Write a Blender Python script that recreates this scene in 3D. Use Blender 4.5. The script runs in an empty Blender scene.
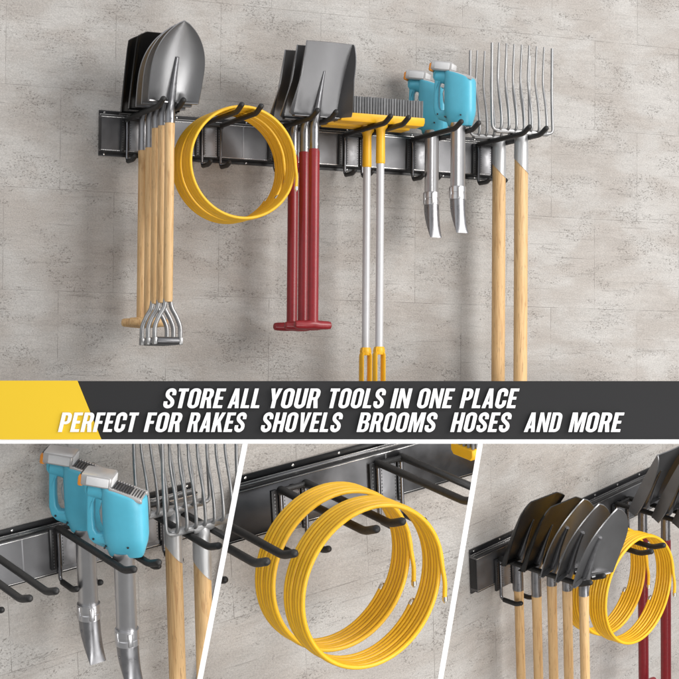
import bpy, bmesh, math, random
from math import sin, cos, pi, radians
from mathutils import Vector, Matrix
from mathutils.geometry import tessellate_polygon

random.seed(7)
SC = bpy.context.scene
COL = SC.collection
F = 1900.0                # focal length in photo pixels (photo is 679 wide)
IW = 679.0

# ---------------------------------------------------------------- panels
# every panel is one rigid display: x along its rail, y out of its wall, z up,
# unit = the gap between the two arms of a hook.  pose: rotation vector, x/d, y/d, d
POSES = [
    (-0.03452590785149073, -0.42073294600805866, 0.015281923875698116, -0.11152982571566983, -0.11606954353998164, 94.76437362134688),
    (0.27371646430236535, -0.6337095692064434, -0.09519983849916927, -0.1481426058224144, 0.09919066104854822, 70.59735435677082),
    (0.2526905557477537, -0.5977298532950708, -0.1214101352152679, -0.03118835823690816, 0.07884171468017491, 63.5692418810223),
    (0.24607362616645517, -0.7718590004958122, -0.15755774794941735, 0.08461659048302735, 0.11529495891962155, 92.54922849673346)]
UNIT = [0.046, 0.0522, 0.0625, 0.0478]       # metres per unit in each panel


def to_cam(k):
    r = Vector(POSES[k][:3])
    R = Matrix.Rotation(r.length, 3, r.normalized())
    # local (x, Y=-out, z) -> camera (x right, y down, z forward)
    B = Matrix(((1, 0, 0), (0, 0, -1), (0, 1, 0)))
    M = (R @ B) * UNIT[k]
    t = Vector((POSES[k][3], POSES[k][4], 1)) * POSES[k][5] * UNIT[k]
    M = M.to_4x4()
    M.translation = t
    # camera y down / z forward -> blender camera y up / -z forward
    return Matrix.Diagonal((1, -1, -1, 1)) @ M


W0 = Matrix.Translation((0, 0, 1.55)) @ Matrix.Scale(UNIT[0], 4)     # upper panel -> world
CAMW = W0 @ to_cam(0).inverted()
# strip tiny scale residue
_l, _q, _s = CAMW.decompose()
CAMW = Matrix.Translation(_l) @ _q.to_matrix().to_4x4()
PM = [CAMW @ to_cam(k) for k in range(4)]
CAMLOC = CAMW.translation.copy()


def ray(px, py):
    d = Vector(((px - IW / 2) / F, -(py - IW / 2) / F, -1))
    return CAMW.to_3x3() @ d


def at_depth(px, py, d):
    return CAMLOC + ray(px, py) * d


def on_wall(k, px, py, out):
    inv = PM[k].inverted()
    o = inv @ CAMLOC
    d = inv.to_3x3() @ ray(px, py)
    l = (-out - o.y) / d.y
    return o + d * l


# ---------------------------------------------------------------- materials
MATS = {}


def mat(name, base=(.5, .5, .5), rough=.5, metal=0., spec=.5, var=.0, vscale=3., vstretch=(1, 1, 1), bump=0., bscale=40.,
        bstretch=(1, 1, 1), rvar=0., coat=0.):
    m = bpy.data.materials.new(name)
    m.use_nodes = True
    nt = m.node_tree
    N, L = nt.nodes, nt.links
    b = N['Principled BSDF']
    b.inputs['Base Color'].default_value = (*base, 1)
    b.inputs['Roughness'].default_value = rough
    b.inputs['Metallic'].default_value = metal
    b.inputs['Specular IOR Level'].default_value = spec
    if coat:
        b.inputs['Coat Weight'].default_value = coat
        b.inputs['Coat Roughness'].default_value = .15
    tc = N.new('ShaderNodeTexCoord')
    oi = N.new('ShaderNodeObjectInfo')
    add = N.new('ShaderNodeVectorMath'); add.operation = 'ADD'
    sc = N.new('ShaderNodeMath'); sc.operation = 'MULTIPLY'; sc.inputs[1].default_value = 57.
    L.new(oi.outputs['Random'], sc.inputs[0])
    L.new(tc.outputs['Object'], add.inputs[0]); L.new(sc.outputs[0], add.inputs[1])

    def noise(scale, stretch, detail=4.):
        mp = N.new('ShaderNodeMapping')
        mp.inputs['Scale'].default_value = stretch
        L.new(add.outputs[0], mp.inputs['Vector'])
        n = N.new('ShaderNodeTexNoise')
        n.inputs['Scale'].default_value = scale
        n.inputs['Detail'].default_value = detail
        L.new(mp.outputs[0], n.inputs['Vector'])
        return n
    if var or rvar:
        n = noise(vscale, vstretch)
        if var:
            mr = N.new('ShaderNodeMapRange')
            mr.inputs['From Min'].default_value = .3; mr.inputs['From Max'].default_value = .7
            mr.inputs['To Min'].default_value = 1 - var; mr.inputs['To Max'].default_value = 1 + var
            L.new(n.outputs['Fac'], mr.inputs['Value'])
            mx = N.new('ShaderNodeVectorMath'); mx.operation = 'SCALE'
            mx.inputs[0].default_value = base
            L.new(mr.outputs[0], mx.inputs['Scale'])
            L.new(mx.outputs[0], b.inputs['Base Color'])
        if rvar:
            mr = N.new('ShaderNodeMapRange')
            mr.inputs['From Min'].default_value = .3; mr.inputs['From Max'].default_value = .7
            mr.inputs['To Min'].default_value = max(.03, rough - rvar); mr.inputs['To Max'].default_value = rough + rvar
            L.new(n.outputs['Fac'], mr.inputs['Value'])
            L.new(mr.outputs[0], b.inputs['Roughness'])
    if bump:
        n = noise(bscale, bstretch, 3.)
        bp = N.new('ShaderNodeBump')
        bp.inputs['Strength'].default_value = bump
        bp.inputs['Distance'].default_value = .02
        L.new(n.outputs['Fac'], bp.inputs['Height'])
        L.new(bp.outputs[0], b.inputs['Normal'])
    MATS[name] = m
    return m


mat('rail_steel', (.16, .16, .165), .40, .9, var=.12, vscale=1.2, rvar=.08, bump=.05, bscale=30, bstretch=(.2, 1, 8))
mat('black_enamel', (.012, .012, .013), .35, 0., var=.2, bump=.05)
mat('rubber', (.014, .0135, .013), .5, 0., var=.25, vscale=9, bump=.12, bscale=30)
mat('wire', (.20, .20, .21), .22, 1., rvar=.06)
mat('zinc', (.30, .30, .31), .48, .85, var=.08, vscale=5, rvar=.1)
mat('screw', (.75, .74, .72), .25, 1.)
mat('shovel_steel', (.30, .30, .305), .34, .93, var=.03, vscale=1.3, vstretch=(1, 1, .6), rvar=.02, bump=.04, bscale=26, bstretch=(5, 5, .35))
mat('scoop_steel', (.215, .215, .22), .42, .9, var=.03, vscale=1.6, rvar=.02, bump=.03, bscale=40)
mat('black_steel', (.030, .029, .028), .36, .6, var=.08, vscale=1.5, rvar=.03)
mat('socket_steel', (.27, .27, .28), .34, .9, var=.08, vscale=4, rvar=.08)
mat('fork_steel', (.34, .34, .34), .40, .75, var=.15, vscale=3, rvar=.1)
mat('pale_steel', (.50, .50, .50), .42, .6, var=.07, vscale=4, vstretch=(4, 4, .4), rvar=.06)
mat('chrome_tube', (.58, .58, .59), .30, .92, var=.03)
mat('red_paint', (.235, .009, .014), .38, 0., var=.10, vscale=5, bump=.05, coat=.15)
mat('yellow_plastic', (.85, .455, .013), .42, 0., var=.04, bump=.04)
mat('hose_yellow', (.84, .475, .014), .40, 0., var=.05, vscale=2, bump=.03, bscale=60)
mat('grey_tube', (.56, .56, .57), .35, .15, var=.03)
mat('bristle', (.17, .172, .175), .65, 0., var=.12, vscale=6)
mat('cyan_plastic', (.085, .42, .56), .38, 0., var=.03, bump=.04, bscale=80)
mat('silver_plastic', (.56, .55, .54), .3, .6, var=.05)
mat('white_plastic', (.66, .66, .66), .4, 0., var=.03)
mat('orange_plastic', (.70, .25, .03), .4, 0.)
mat('dark_plastic', (.03, .03, .032), .5, 0., var=.2)
mat('brass_tip', (.72, .68, .60), .25, 1.)
mat('sign_grey', (.028, .028, .029), .75, 0., spec=.15, var=.03, vscale=2)
mat('sign_yellow', (.76, .51, .032), .7, 0., spec=.15, var=.02, vscale=2)
mat('sign_white', (.86, .86, .86), .7, 0., spec=.15)


def wood_material():
    m = mat('wood', (.55, .34, .155), .5, 0.)
    nt = m.node_tree; N, L = nt.nodes, nt.links
    b = N['Principled BSDF']
    add = [n for n in N if n.type == 'VECT_MATH'][0]
    mp = N.new('ShaderNodeMapping'); mp.inputs['Scale'].default_value = (2.6, 2.6, .16)
    L.new(add.outputs[0], mp.inputs['Vector'])
    n1 = N.new('ShaderNodeTexNoise'); n1.inputs['Scale'].default_value = 2.4; n1.inputs['Detail'].default_value = 6
    n1.inputs['Distortion'].default_value = 1.4
    L.new(mp.outputs[0], n1.inputs['Vector'])
    mp2 = N.new('ShaderNodeMapping'); mp2.inputs['Scale'].default_value = (14, 14, .5)
    L.new(add.outputs[0], mp2.inputs['Vector'])
    n2 = N.new('ShaderNodeTexNoise'); n2.inputs['Scale'].default_value = 2.; n2.inputs['Detail'].default_value = 3
    L.new(mp2.outputs[0], n2.inputs['Vector'])
    mx = N.new('ShaderNodeMath'); mx.operation = 'MULTIPLY_ADD'; mx.inputs[1].default_value = .45
    L.new(n2.outputs['Fac'], mx.inputs[0])
    sb = N.new('ShaderNodeMath'); sb.operation = 'SUBTRACT'; sb.inputs[1].default_value = .22
    L.new(n1.outputs['Fac'], sb.inputs[0]); L.new(sb.outputs[0], mx.inputs[2])
    mp3 = N.new('ShaderNodeMapping'); mp3.inputs['Scale'].default_value = (9, 9, 1.5)
    L.new(add.outputs[0], mp3.inputs['Vector'])
    n3 = N.new('ShaderNodeTexNoise'); n3.inputs['Scale'].default_value = 1.6; n3.inputs['Detail'].default_value = 2
    L.new(mp3.outputs[0], n3.inputs['Vector'])
    fl = N.new('ShaderNodeMapRange'); fl.inputs['From Min'].default_value = .62; fl.inputs['From Max'].default_value = .70
    fl.inputs['To Min'].default_value = 1.; fl.inputs['To Max'].default_value = .74
    L.new(n3.outputs['Fac'], fl.inputs['Value'])
    cr = N.new('ShaderNodeValToRGB')
    e = cr.color_ramp.elements
    e[0].position = .32; e[0].color = (.50, .29, .125, 1)
    e[1].position = .70; e[1].color = (.68, .455, .225, 1)
    k = cr.color_ramp.elements.new(.5); k.color = (.65, .42, .195, 1)
    L.new(mx.outputs[0], cr.inputs['Fac'])
    sv = N.new('ShaderNodeVectorMath'); sv.operation = 'SCALE'
    L.new(cr.outputs[0], sv.inputs[0]); L.new(fl.outputs[0], sv.inputs['Scale'])
    L.new(sv.outputs[0], b.inputs['Base Color'])
    bp = N.new('ShaderNodeBump'); bp.inputs['Strength'].default_value = .12; bp.inputs['Distance'].default_value = .02
    L.new(mx.outputs[0], bp.inputs['Height']); L.new(bp.outputs[0], b.inputs['Normal'])


wood_material()


def wall_material():
    m = bpy.data.materials.new('travertine')
    m.use_nodes = True
    MATS['travertine'] = m
    nt = m.node_tree; N, L = nt.nodes, nt.links
    b = N['Principled BSDF']
    b.inputs['Roughness'].default_value = .62
    b.inputs['Specular IOR Level'].default_value = .3
    tc = N.new('ShaderNodeTexCoord')
    sep = N.new('ShaderNodeSeparateXYZ'); L.new(tc.outputs['Object'], sep.inputs[0])
    cmb = N.new('ShaderNodeCombineXYZ')
    L.new(sep.outputs['X'], cmb.inputs['X']); L.new(sep.outputs['Z'], cmb.inputs['Y'])

    def vmap(scale, src=None):
        mp = N.new('ShaderNodeMapping'); mp.inputs['Scale'].default_value = scale
        L.new((src or cmb).outputs[0], mp.inputs['Vector'])
        return mp

    def noise(scale, stretch, detail=5., dist=0., src=None, rough=.55):
        mp = vmap(stretch, src)
        n = N.new('ShaderNodeTexNoise')
        n.inputs['Scale'].default_value = scale; n.inputs['Detail'].default_value = detail
        n.inputs['Distortion'].default_value = dist; n.inputs['Roughness'].default_value = rough
        L.new(mp.outputs[0], n.inputs['Vector'])
        return n

    def rng(src, a, c, lo, hi, out=0):
        mr = N.new('ShaderNodeMapRange')
        mr.inputs['From Min'].default_value = a; mr.inputs['From Max'].default_value = c
        mr.inputs['To Min'].default_value = lo; mr.inputs['To Max'].default_value = hi
        mr.interpolation_type = 'SMOOTHSTEP'
        L.new(src.outputs[out], mr.inputs['Value'])
        return mr

    def math_(op, a, c):
        n = N.new('ShaderNodeMath'); n.operation = op
        for i, q in enumerate((a, c)):
            if isinstance(q, (int, float)):
                n.inputs[i].default_value = q
            else:
                L.new(q.outputs[0], n.inputs[i])
        return n
    # wobble the joint lines a little
    wob = noise(1.3, (1, 1, 1), 2.)
    ws = N.new('ShaderNodeVectorMath'); ws.operation = 'MULTIPLY_ADD'
    ws.inputs[1].default_value = (.02, .02, 0)
    L.new(wob.outputs['Color'], ws.inputs[0]); L.new(cmb.outputs[0], ws.inputs[2])
    br = N.new('ShaderNodeTexBrick')
    br.offset = .5; br.offset_frequency = 2; br.squash = 1.
    br.inputs['Scale'].default_value = 1.
    br.inputs['Brick Width'].default_value = 5.6
    br.inputs['Row Height'].default_value = 5.03
    br.inputs['Mortar Size'].default_value = .012
    br.inputs['Mortar Smooth'].default_value = .15
    br.inputs['Color1'].default_value = (0, 0, 0, 1)
    br.inputs['Color2'].default_value = (1, 1, 1, 1)
    br.inputs['Mortar'].default_value = (.5, .5, .5, 1)
    L.new(ws.outputs[0], br.inputs['Vector'])
    tile = N.new('ShaderNodeSeparateColor'); L.new(br.outputs['Color'], tile.inputs[0])
    # per-tile shift of the stone pattern
    sh = N.new('ShaderNodeVectorMath'); sh.operation = 'MULTIPLY_ADD'
    sh.inputs[1].default_value = (31, 17, 9)
    L.new(br.outputs['Color'], sh.inputs[0]); L.new(cmb.outputs[0], sh.inputs[2])
    broad = noise(.33, (.8, 1.4, 1), 4., .4)
    veins = noise(1.0, (.55, 4.5, 1), 6., .9, sh, .62)
    fine = noise(12., (1, 1.3, 1), 5., 0., sh, .7)
    grit = noise(38., (1, 1, 1), 2., 0., sh)
    # pits: clusters of dark holes lying in loose horizontal bands
    cl = noise(.5, (.8, 1.6, 1), 4., .8)
    clm = rng(cl, .44, .62, 0., 1.)
    pit1 = noise(8.5, (.8, 1.25, 1), 4., .3, sh, .62)
    thr = rng(clm, 0., 1., .745, .60)
    d1 = math_('SUBTRACT', pit1, thr)
    p1 = rng(d1, 0., .028, 0., 1.)
    pit2 = noise(13., (.85, 1.1, 1), 3., .1, sh, .6)
    thr2 = rng(clm, 0., 1., .665, .575)
    d2 = math_('SUBTRACT', pit2, thr2)
    p2 = rng(d2, 0., .05, 0., .75)
    st = noise(1.9, (.22, 5.5, 1), 5., .6, sh, .6)
    p3 = rng(math_('ADD', st, math_('MULTIPLY', clm, .05)), .64, .74, 0., .35)
    pits = math_('MAXIMUM', math_('MAXIMUM', p1, p2), p3)
    # value
    v1 = rng(broad, .3, .7, .93, 1.06)
    v2 = rng(veins, .3, .7, .945, 1.04)
    v3 = rng(fine, .3, .7, .87, 1.10)
    v4 = rng(tile, 0, 1, .98, 1.02)
    v5 = rng(grit, .3, .7, .88, 1.10)
    v = math_('MULTIPLY', math_('MULTIPLY', math_('MULTIPLY', v1, v2), math_('MULTIPLY', v3, v4)), v5)
    cr = N.new('ShaderNodeMix'); cr.data_type = 'RGBA'
    cr.inputs['A'].default_value = (.455, .420, .386, 1)
    cr.inputs['B'].default_value = (.480, .462, .438, 1)
    tv = rng(broad, .35, .65, 0, 1)
    L.new(tv.outputs[0], cr.inputs['Factor'])
    sc = N.new('ShaderNodeVectorMath'); sc.operation = 'SCALE'
    L.new(cr.outputs['Result'], sc.inputs[0]); L.new(v.outputs[0], sc.inputs['Scale'])
    mort = N.new('ShaderNodeMix'); mort.data_type = 'RGBA'
    mort.inputs['B'].default_value = (.19, .175, .16, 1)
    mf = math_('MULTIPLY', N.new('ShaderNodeMath'), .75)
    # joints fade in and out
    jn = noise(.9, (1, 1, 1), 3.)
    jf = rng(jn, .38, .62, .12, .9)
    mm = N.new('ShaderNodeMath'); mm.operation = 'MULTIPLY'
    L.new(br.outputs['Fac'], mm.inputs[0]); L.new(jf.outputs[0], mm.inputs[1])
    L.new(mm.outputs[0], mort.inputs['Factor']); L.new(sc.outputs[0], mort.inputs['A'])
    pm = N.new('ShaderNodeMix'); pm.data_type = 'RGBA'
    pm.inputs['B'].default_value = (.13, .115, .10, 1)
    pf = math_('MULTIPLY', pits, .64)
    L.new(pf.outputs[0], pm.inputs['Factor']); L.new(mort.outputs['Result'], pm.inputs['A'])
    L.new(pm.outputs['Result'], b.inputs['Base Color'])
    h = math_('SUBTRACT', math_('MULTIPLY', fine, .25), math_('ADD', pits, mm))
    bp = N.new('ShaderNodeBump'); bp.inputs['Strength'].default_value = .45; bp.inputs['Distance'].default_value = .03
    L.new(h.outputs[0], bp.inputs['Height']); L.new(bp.outputs[0], b.inputs['Normal'])


wall_material()


# ---------------------------------------------------------------- mesh builder (local x, out, z)
def V(p):
    return Vector((p[0], -p[1], p[2]))


class MB:
    def __init__(s):
        s.bm = bmesh.new()

    def loft(s, rings, caps=True, closed=False):
        """rings: lists of equally many points"""
        vs = [[s.bm.verts.new(V(p)) for p in r] for r in rings]
        n = len(vs[0]); m = len(vs)
        for i in range(m if closed else m - 1):
            a, b = vs[i], vs[(i + 1) % m]
            for j in range(n):
                s.bm.faces.new((a[j], a[(j + 1) % n], b[(j + 1) % n], b[j]))
        if caps and not closed:
            s.bm.faces.new(vs[0][::-1]); s.bm.faces.new(vs[-1])
        return s

    def tube(s, path, r, seg=12, caps=True, closed=False, flat=None, dome=False):
        pts = [Vector(p) for p in path]
        n = len(pts)
        rad = r if isinstance(r, (list, tuple)) else [r] * n
        if dome:
            # rounded end at the last point
            d = (pts[-1] - pts[-2]).normalized(); r0 = rad[-1]; e = pts[-1]
            rad = list(rad); pts = pts[:]
            for a in (25, 50, 70, 85):
                pts.append(e + d * r0 * sin(radians(a))); rad.append(r0 * cos(radians(a)))
            n = len(pts)
        tans = []
        for i in range(n):
            if closed:
                t = pts[(i + 1) % n] - pts[i - 1]
            else:
                t = pts[min(i + 1, n - 1)] - pts[max(i - 1, 0)]
            tans.append(t.normalized())
        up = Vector((0, 0, 1)) if abs(tans[0].z) < .9 else Vector((1, 0, 0))
        nrm = (up - tans[0] * up.dot(tans[0])).normalized()
        rings = []
        for i in range(n):
            nrm = (nrm - tans[i] * nrm.dot(tans[i])).normalized()
            bn = tans[i].cross(nrm)
            ring = []
            for j in range(seg):
                a = 2 * pi * j / seg
                ring.append(pts[i] + (nrm * cos(a) + bn * sin(a)) * rad[i])
            rings.append(ring)
        return s.loft(rings, caps, closed)

    def lathe(s, prof, cx=0, cy=0, seg=24, ex=1., ey=1.):
        """prof: (r, z) going along z"""
        rings = []
        for r, z in prof:
            rings.append([(cx + r * ex * cos(2 * pi * j / seg), cy + r * ey * sin(2 * pi * j / seg), z) for j in range(seg)])
        return s.loft(rings)

    def box(s, x0, x1, y0, y1, z0, z1, bev=0., seg=2, top=1.):
        t = bmesh.new()
        cx, cy = (x0 + x1) / 2, (y0 + y1) / 2
        c = []
        for z, k in ((z0, 1), (z1, top)):
            for x, y in ((x0, y0), (x1, y0), (x1, y1), (x0, y1)):
                c.append(t.verts.new(V((cx + (x - cx) * k, cy + (y - cy) * k, z))))
        for f in ((3, 2, 1, 0), (4, 5, 6, 7), (0, 1, 5, 4), (1, 2, 6, 5), (2, 3, 7, 6), (3, 0, 4, 7)):
            t.faces.new([c[i] for i in f])
        if bev:
            bmesh.ops.bevel(t, geom=t.edges[:], offset=bev, segments=seg, affect='EDGES', profile=.5)
        s.join(t)
        return s

    def join(s, t):
        me = bpy.data.meshes.new('tmp'); t.to_mesh(me); t.free()
        s.bm.from_mesh(me); bpy.data.meshes.remove(me)

    def prism(s, outer, holes, fn, depth0, depth1, bev=0.):
        """flat outline with holes; fn(u, v, d) -> point"""
        loops = [outer] + list(holes)
        tri = tessellate_polygon([[Vector((u, v, 0)) for u, v in lp] for lp in loops])
        flat = [p for lp in loops for p in lp]
        t = bmesh.new()
        fr = [t.verts.new(V(fn(u, v, depth1))) for u, v in flat]
        bk = [t.verts.new(V(fn(u, v, depth0))) for u, v in flat]
        for a, b, c in tri:
            try:
                t.faces.new((fr[a], fr[b], fr[c])); t.faces.new((bk[c], bk[b], bk[a]))
            except ValueError:
                pass
        o = 0
        for lp in loops:
            n = len(lp)
            for i in range(n):
                t.faces.new((fr[o + i], bk[o + i], bk[o + (i + 1) % n], fr[o + (i + 1) % n]))
            o += n
        s.join(t)
        return s

    def sheet(s, fn, nu, nv, thick):
        """grid surface fn(u in -1..1, v in 0..1) with a thickness (front face on the out side)"""
        g = [[Vector(fn(-1 + 2 * i / nu, j / nv)) for i in range(nu + 1)] for j in range(nv + 1)]
        nr = [[None] * (nu + 1) for _ in range(nv + 1)]
        for j in range(nv + 1):
            for i in range(nu + 1):
                du = g[j][min(i + 1, nu)] - g[j][max(i - 1, 0)]
                dv = g[min(j + 1, nv)][i] - g[max(j - 1, 0)][i]
                if du.length < 1e-6:
                    du = g[j - 1][min(i + 1, nu)] - g[j - 1][max(i - 1, 0)]
                n = du.cross(dv)
                nr[j][i] = n.normalized() if n.length > 1e-9 else Vector((0, -1, 0))
        a = [[s.bm.verts.new(V(g[j][i] - nr[j][i] * thick / 2)) for i in range(nu + 1)] for j in range(nv + 1)]
        b = [[s.bm.verts.new(V(g[j][i] + nr[j][i] * thick / 2)) for i in range(nu + 1)] for j in range(nv + 1)]
        for j in range(nv):
            for i in range(nu):
                s.bm.faces.new((a[j][i], a[j][i + 1], a[j + 1][i + 1], a[j + 1][i]))
                s.bm.faces.new((b[j][i], b[j + 1][i], b[j + 1][i + 1], b[j][i + 1]))
        for i in range(nu):
            s.bm.faces.new((a[0][i + 1], a[0][i], b[0][i], b[0][i + 1]))
            s.bm.faces.new((a[nv][i], a[nv][i + 1], b[nv][i + 1], b[nv][i]))
        for j in range(nv):
            s.bm.faces.new((a[j][0], a[j + 1][0], b[j + 1][0], b[j][0]))
            s.bm.faces.new((a[j + 1][nu], a[j][nu], b[j][nu], b[j + 1][nu]))
        return s

    def build(s, name, material, parent=None, smooth=38, weld=True):
        bm = s.bm
        if weld:
            bmesh.ops.remove_doubles(bm, verts=bm.verts[:], dist=1e-5)
        bmesh.ops.recalc_face_normals(bm, faces=bm.faces[:])
        for f in bm.faces:
            f.smooth = True
        for e in bm.edges:
            e.smooth = e.calc_face_angle(0) < radians(smooth)
        me = bpy.data.meshes.new(name)
        bm.to_mesh(me); bm.free()
        me.materials.append(MATS[material])
        o = bpy.data.objects.new(name, me)
        COL.objects.link(o)
        if parent is not None:
            o.parent = parent
        return o


def empty(name):
    o = bpy.data.objects.new(name, None)
    o.empty_display_size = .05
    COL.objects.link(o)
    return o


def tag(o, label=None, cat=None, group=None, kind=None):
    if label: o['label'] = label
    if cat: o['category'] = cat
    if group: o['group'] = group
    if kind: o['kind'] = kind
    return o


def smooth_path(pts, n=6):
    """Catmull-Rom through points"""
    P = [Vector(p) for p in pts]
    P = [P[0] * 2 - P[1]] + P + [P[-1] * 2 - P[-2]]
    out = []
    for i in range(1, len(P) - 2):
        for k in range(n):
            t = k / n
            a, b, c, d = P[i - 1], P[i], P[i + 1], P[i + 2]
            out.append(.5 * ((2 * b) + (c - a) * t + (2 * a - 5 * b + 4 * c - d) * t * t + (3 * b - a - 3 * c + d) * t ** 3))
    out.append(P[-2])
    return out


def rounded_path(pts, r, n=6):
    P = [Vector(p) for p in pts]
    out = [P[0]]
    for i in range(1, len(P) - 1):
        a, b, c = P[i - 1], P[i], P[i + 1]
        d1 = (a - b); d2 = (c - b)
        k = min(r, d1.length * .49, d2.length * .49)
        p0 = b + d1.normalized() * k; p1 = b + d2.normalized() * k
        for j in range(n + 1):
            t = j / n
            out.append((1 - t) ** 2 * p0 + 2 * (1 - t) * t * b + t * t * p1)
    out.append(P[-1])
    return out


# ---------------------------------------------------------------- hooks and rail
HL = 5.58      # arm length


def make_hook():
    root = empty('double_hook')
    for x in (0, 1):
        m = MB()
        m.tube(rounded_path([(x, -.02, -.16), (x, 0.0, 0.0), (x, .45, 0), (x, 4.86, -.04), (x, 5.50, .22)], .22), .135, 14, dome=True)
        arm = m.build('arm', 'rubber', root)
        m = MB()
        m.tube(rounded_path([(x, -.02, -.14), (x, -.02, -2.10), (x, .40, -2.14)], .2), .078, 12)
        m.build('upright_wire', 'wire', root)
        m = MB()
        m.tube(rounded_path([(x, .16, -2.13), (x, .95, -2.15), (x, 1.24, -2.02)], .2), .118, 12, dome=True)
        m.build('lower_hook', 'rubber', root)
    m = MB()
    m.tube([(-.05, .10, -.01), (1.05, .10, -.01)], .10, 10)
    m.build('crossbar', 'rubber', root)
    # bracket that clips onto the rail: pale plate with two dark slotted flanges
    m = MB()
    m.box(.12, .80, -.118, -.03, -1.58, -.02, .025)
    plate = m.build('bracket_plate', 'zinc', root)
    for x in (.17, .745):
        m = MB()
        for i in range(11):
            z = -.20 - i * .125
            m.box(x - .018, x + .018, -.035, -.026, z - .028, z + .028)
        m.build('slot_row', 'dark_plastic', plate)
    for x0, x1 in ((-.36, -.12), (.84, .955)):
        m = MB()
        m.box(x0, x1, -.118, .015, -1.62, .02, .03)
        fl = m.build('flange', 'black_enamel', root)
        m = MB()
        for i in range(12):
            z = -.14 - i * .125
            xc = (x0 + x1) / 2
            m.box(xc - .018, xc + .018, .008, .0175, z - .024, z + .024)
        m.build('slot_row', 'rail_steel', fl)
    for z in (-.02,):
        m = MB()
        m.box(.42, .58, -.10, .10 if z > -1 else .05, z - .07, z + .07, .02)
        m.build('clip', 'black_enamel', root)
    return root


def make_rail(x0, x1, seams):
    root = empty('wall_rail')
    cuts = [x0] + [q for q in seams if x0 < q < x1] + [x1]
    for a, b in zip(cuts[:-1], cuts[1:]):
        a2, b2 = a + .012, b - .012
        # pressed steel channel: wall flange, stepped ledge, face, ledge, wall flange
        prof = [(-.615, .42), (-.555, .42), (-.555, .20), (-.40, .20), (-.385, .145), (-.30, .145), (-.285, .115), (-.12, .115), (-.12, -1.62), (-.30, -1.62),
                (-.315, -1.65), (-.555, -1.65), (-.555, -1.84), (-.615, -1.84), (-.615, -1.54), (-.20, -1.54), (-.20, .02), (-.615, .02)]
        m = MB()
        m.loft([[(a2, y, z) for y, z in prof], [(b2, y, z) for y, z in prof]])
        m.build('rail_section', 'rail_steel', root, smooth=20)
    m = MB()
    m.box(x0 + .0, x1, -.56, -.535, .205, .43, .008)
    m.box(x0 + .0, x1, -.56, -.535, -1.85, -1.66, .008)
    m.box(x0, x1, -.30, -.095, .118, .165, .012)
    m.box(x0, x1, -.30, -.095, -1.66, -1.625, .012)
    m.box(x0, x1, -.47, -.43, .203, .222, .006)
    m.build('edge_strip', 'black_enamel', root)
    m = MB()
    m.box(x0, x1, -.42, -.395, .21, .235, .004)
    m.box(x0, x1, -.335, -.31, .15, .178, .004)
    m.box(x0, x1, -.112, -.088, -1.605, -1.58, .004)
    m.box(x0, x1, -.112, -.098, .055, .085, .004)
    m.build('lip_highlight', 'screw', root)  # bright strips stand in for the highlight lines along the rail edges
    k = x0 + .28
    while k < x1:
        m = MB()
        for z in (.32, -1.75):
            m.tube([(k, -.545, z), (k, -.51, z), (k, -.50, z)], [.055, .052, .03], 10)
        m.build('screw', 'screw', root)
        k += 1.9
    m = MB()
    m.box(x0 + .004, x0 + .05, -.60, -.135, -1.53, .01, .01)
    m.build('end_cap', 'black_enamel', root)
    # vertical joint lines on the face
    for q in cuts[1:-1]:
        m = MB()
        m.box(q - .03, q + .03, -.125, -.108, -1.56, .04, .006)
        m.build('joint_strip', 'zinc', root)
    return root


# ---------------------------------------------------------------- shovels
def interp(tab, t):
    for (a, va), (b, vb) in zip(tab[:-1], tab[1:]):
        if t <= b:
            k = (t - a) / (b - a)
            return va + (vb - va) * k
    return tab[-1][1]


def curve(tab, t):
    xs = [a for a, _ in tab]
    for i in range(len(tab) - 1):
        if t <= tab[i + 1][0]:
            a, b = tab[i], tab[i + 1]
            p = tab[max(i - 1, 0)]; n = tab[min(i + 2, len(tab) - 1)]
            h = b[0] - a[0]; k = (t - a[0]) / h
            ma = (b[1] - p[1]) / max(b[0] - p[0], 1e-6) * h; mb = (n[1] - a[1]) / max(n[0] - a[0], 1e-6) * h
            return (2 * k ** 3 - 3 * k * k + 1) * a[1] + (k ** 3 - 2 * k * k + k) * ma + (-2 * k ** 3 + 3 * k * k) * b[1] + (k ** 3 - k * k) * mb
    return tab[-1][1]


def socket_rib(surf, z0, t1, r0, r1):
    pts = [(0, 0, z0), (0, 0, -.5), (0, .02, -.1)]
    rad = [r0, r0 * .97, r0 * .92]
    n = 10
    for i in range(n + 1):
        t = t1 * i / n
        p = Vector(surf(0, t))
        k = i / n
        rr = r0 * .90 + (r1 - r0 * .90) * k ** .85
        pts.append((p.x, p.y + .06 * (1 - k) + rr * .30, p.z)); rad.append(rr)
    return pts, rad


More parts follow.
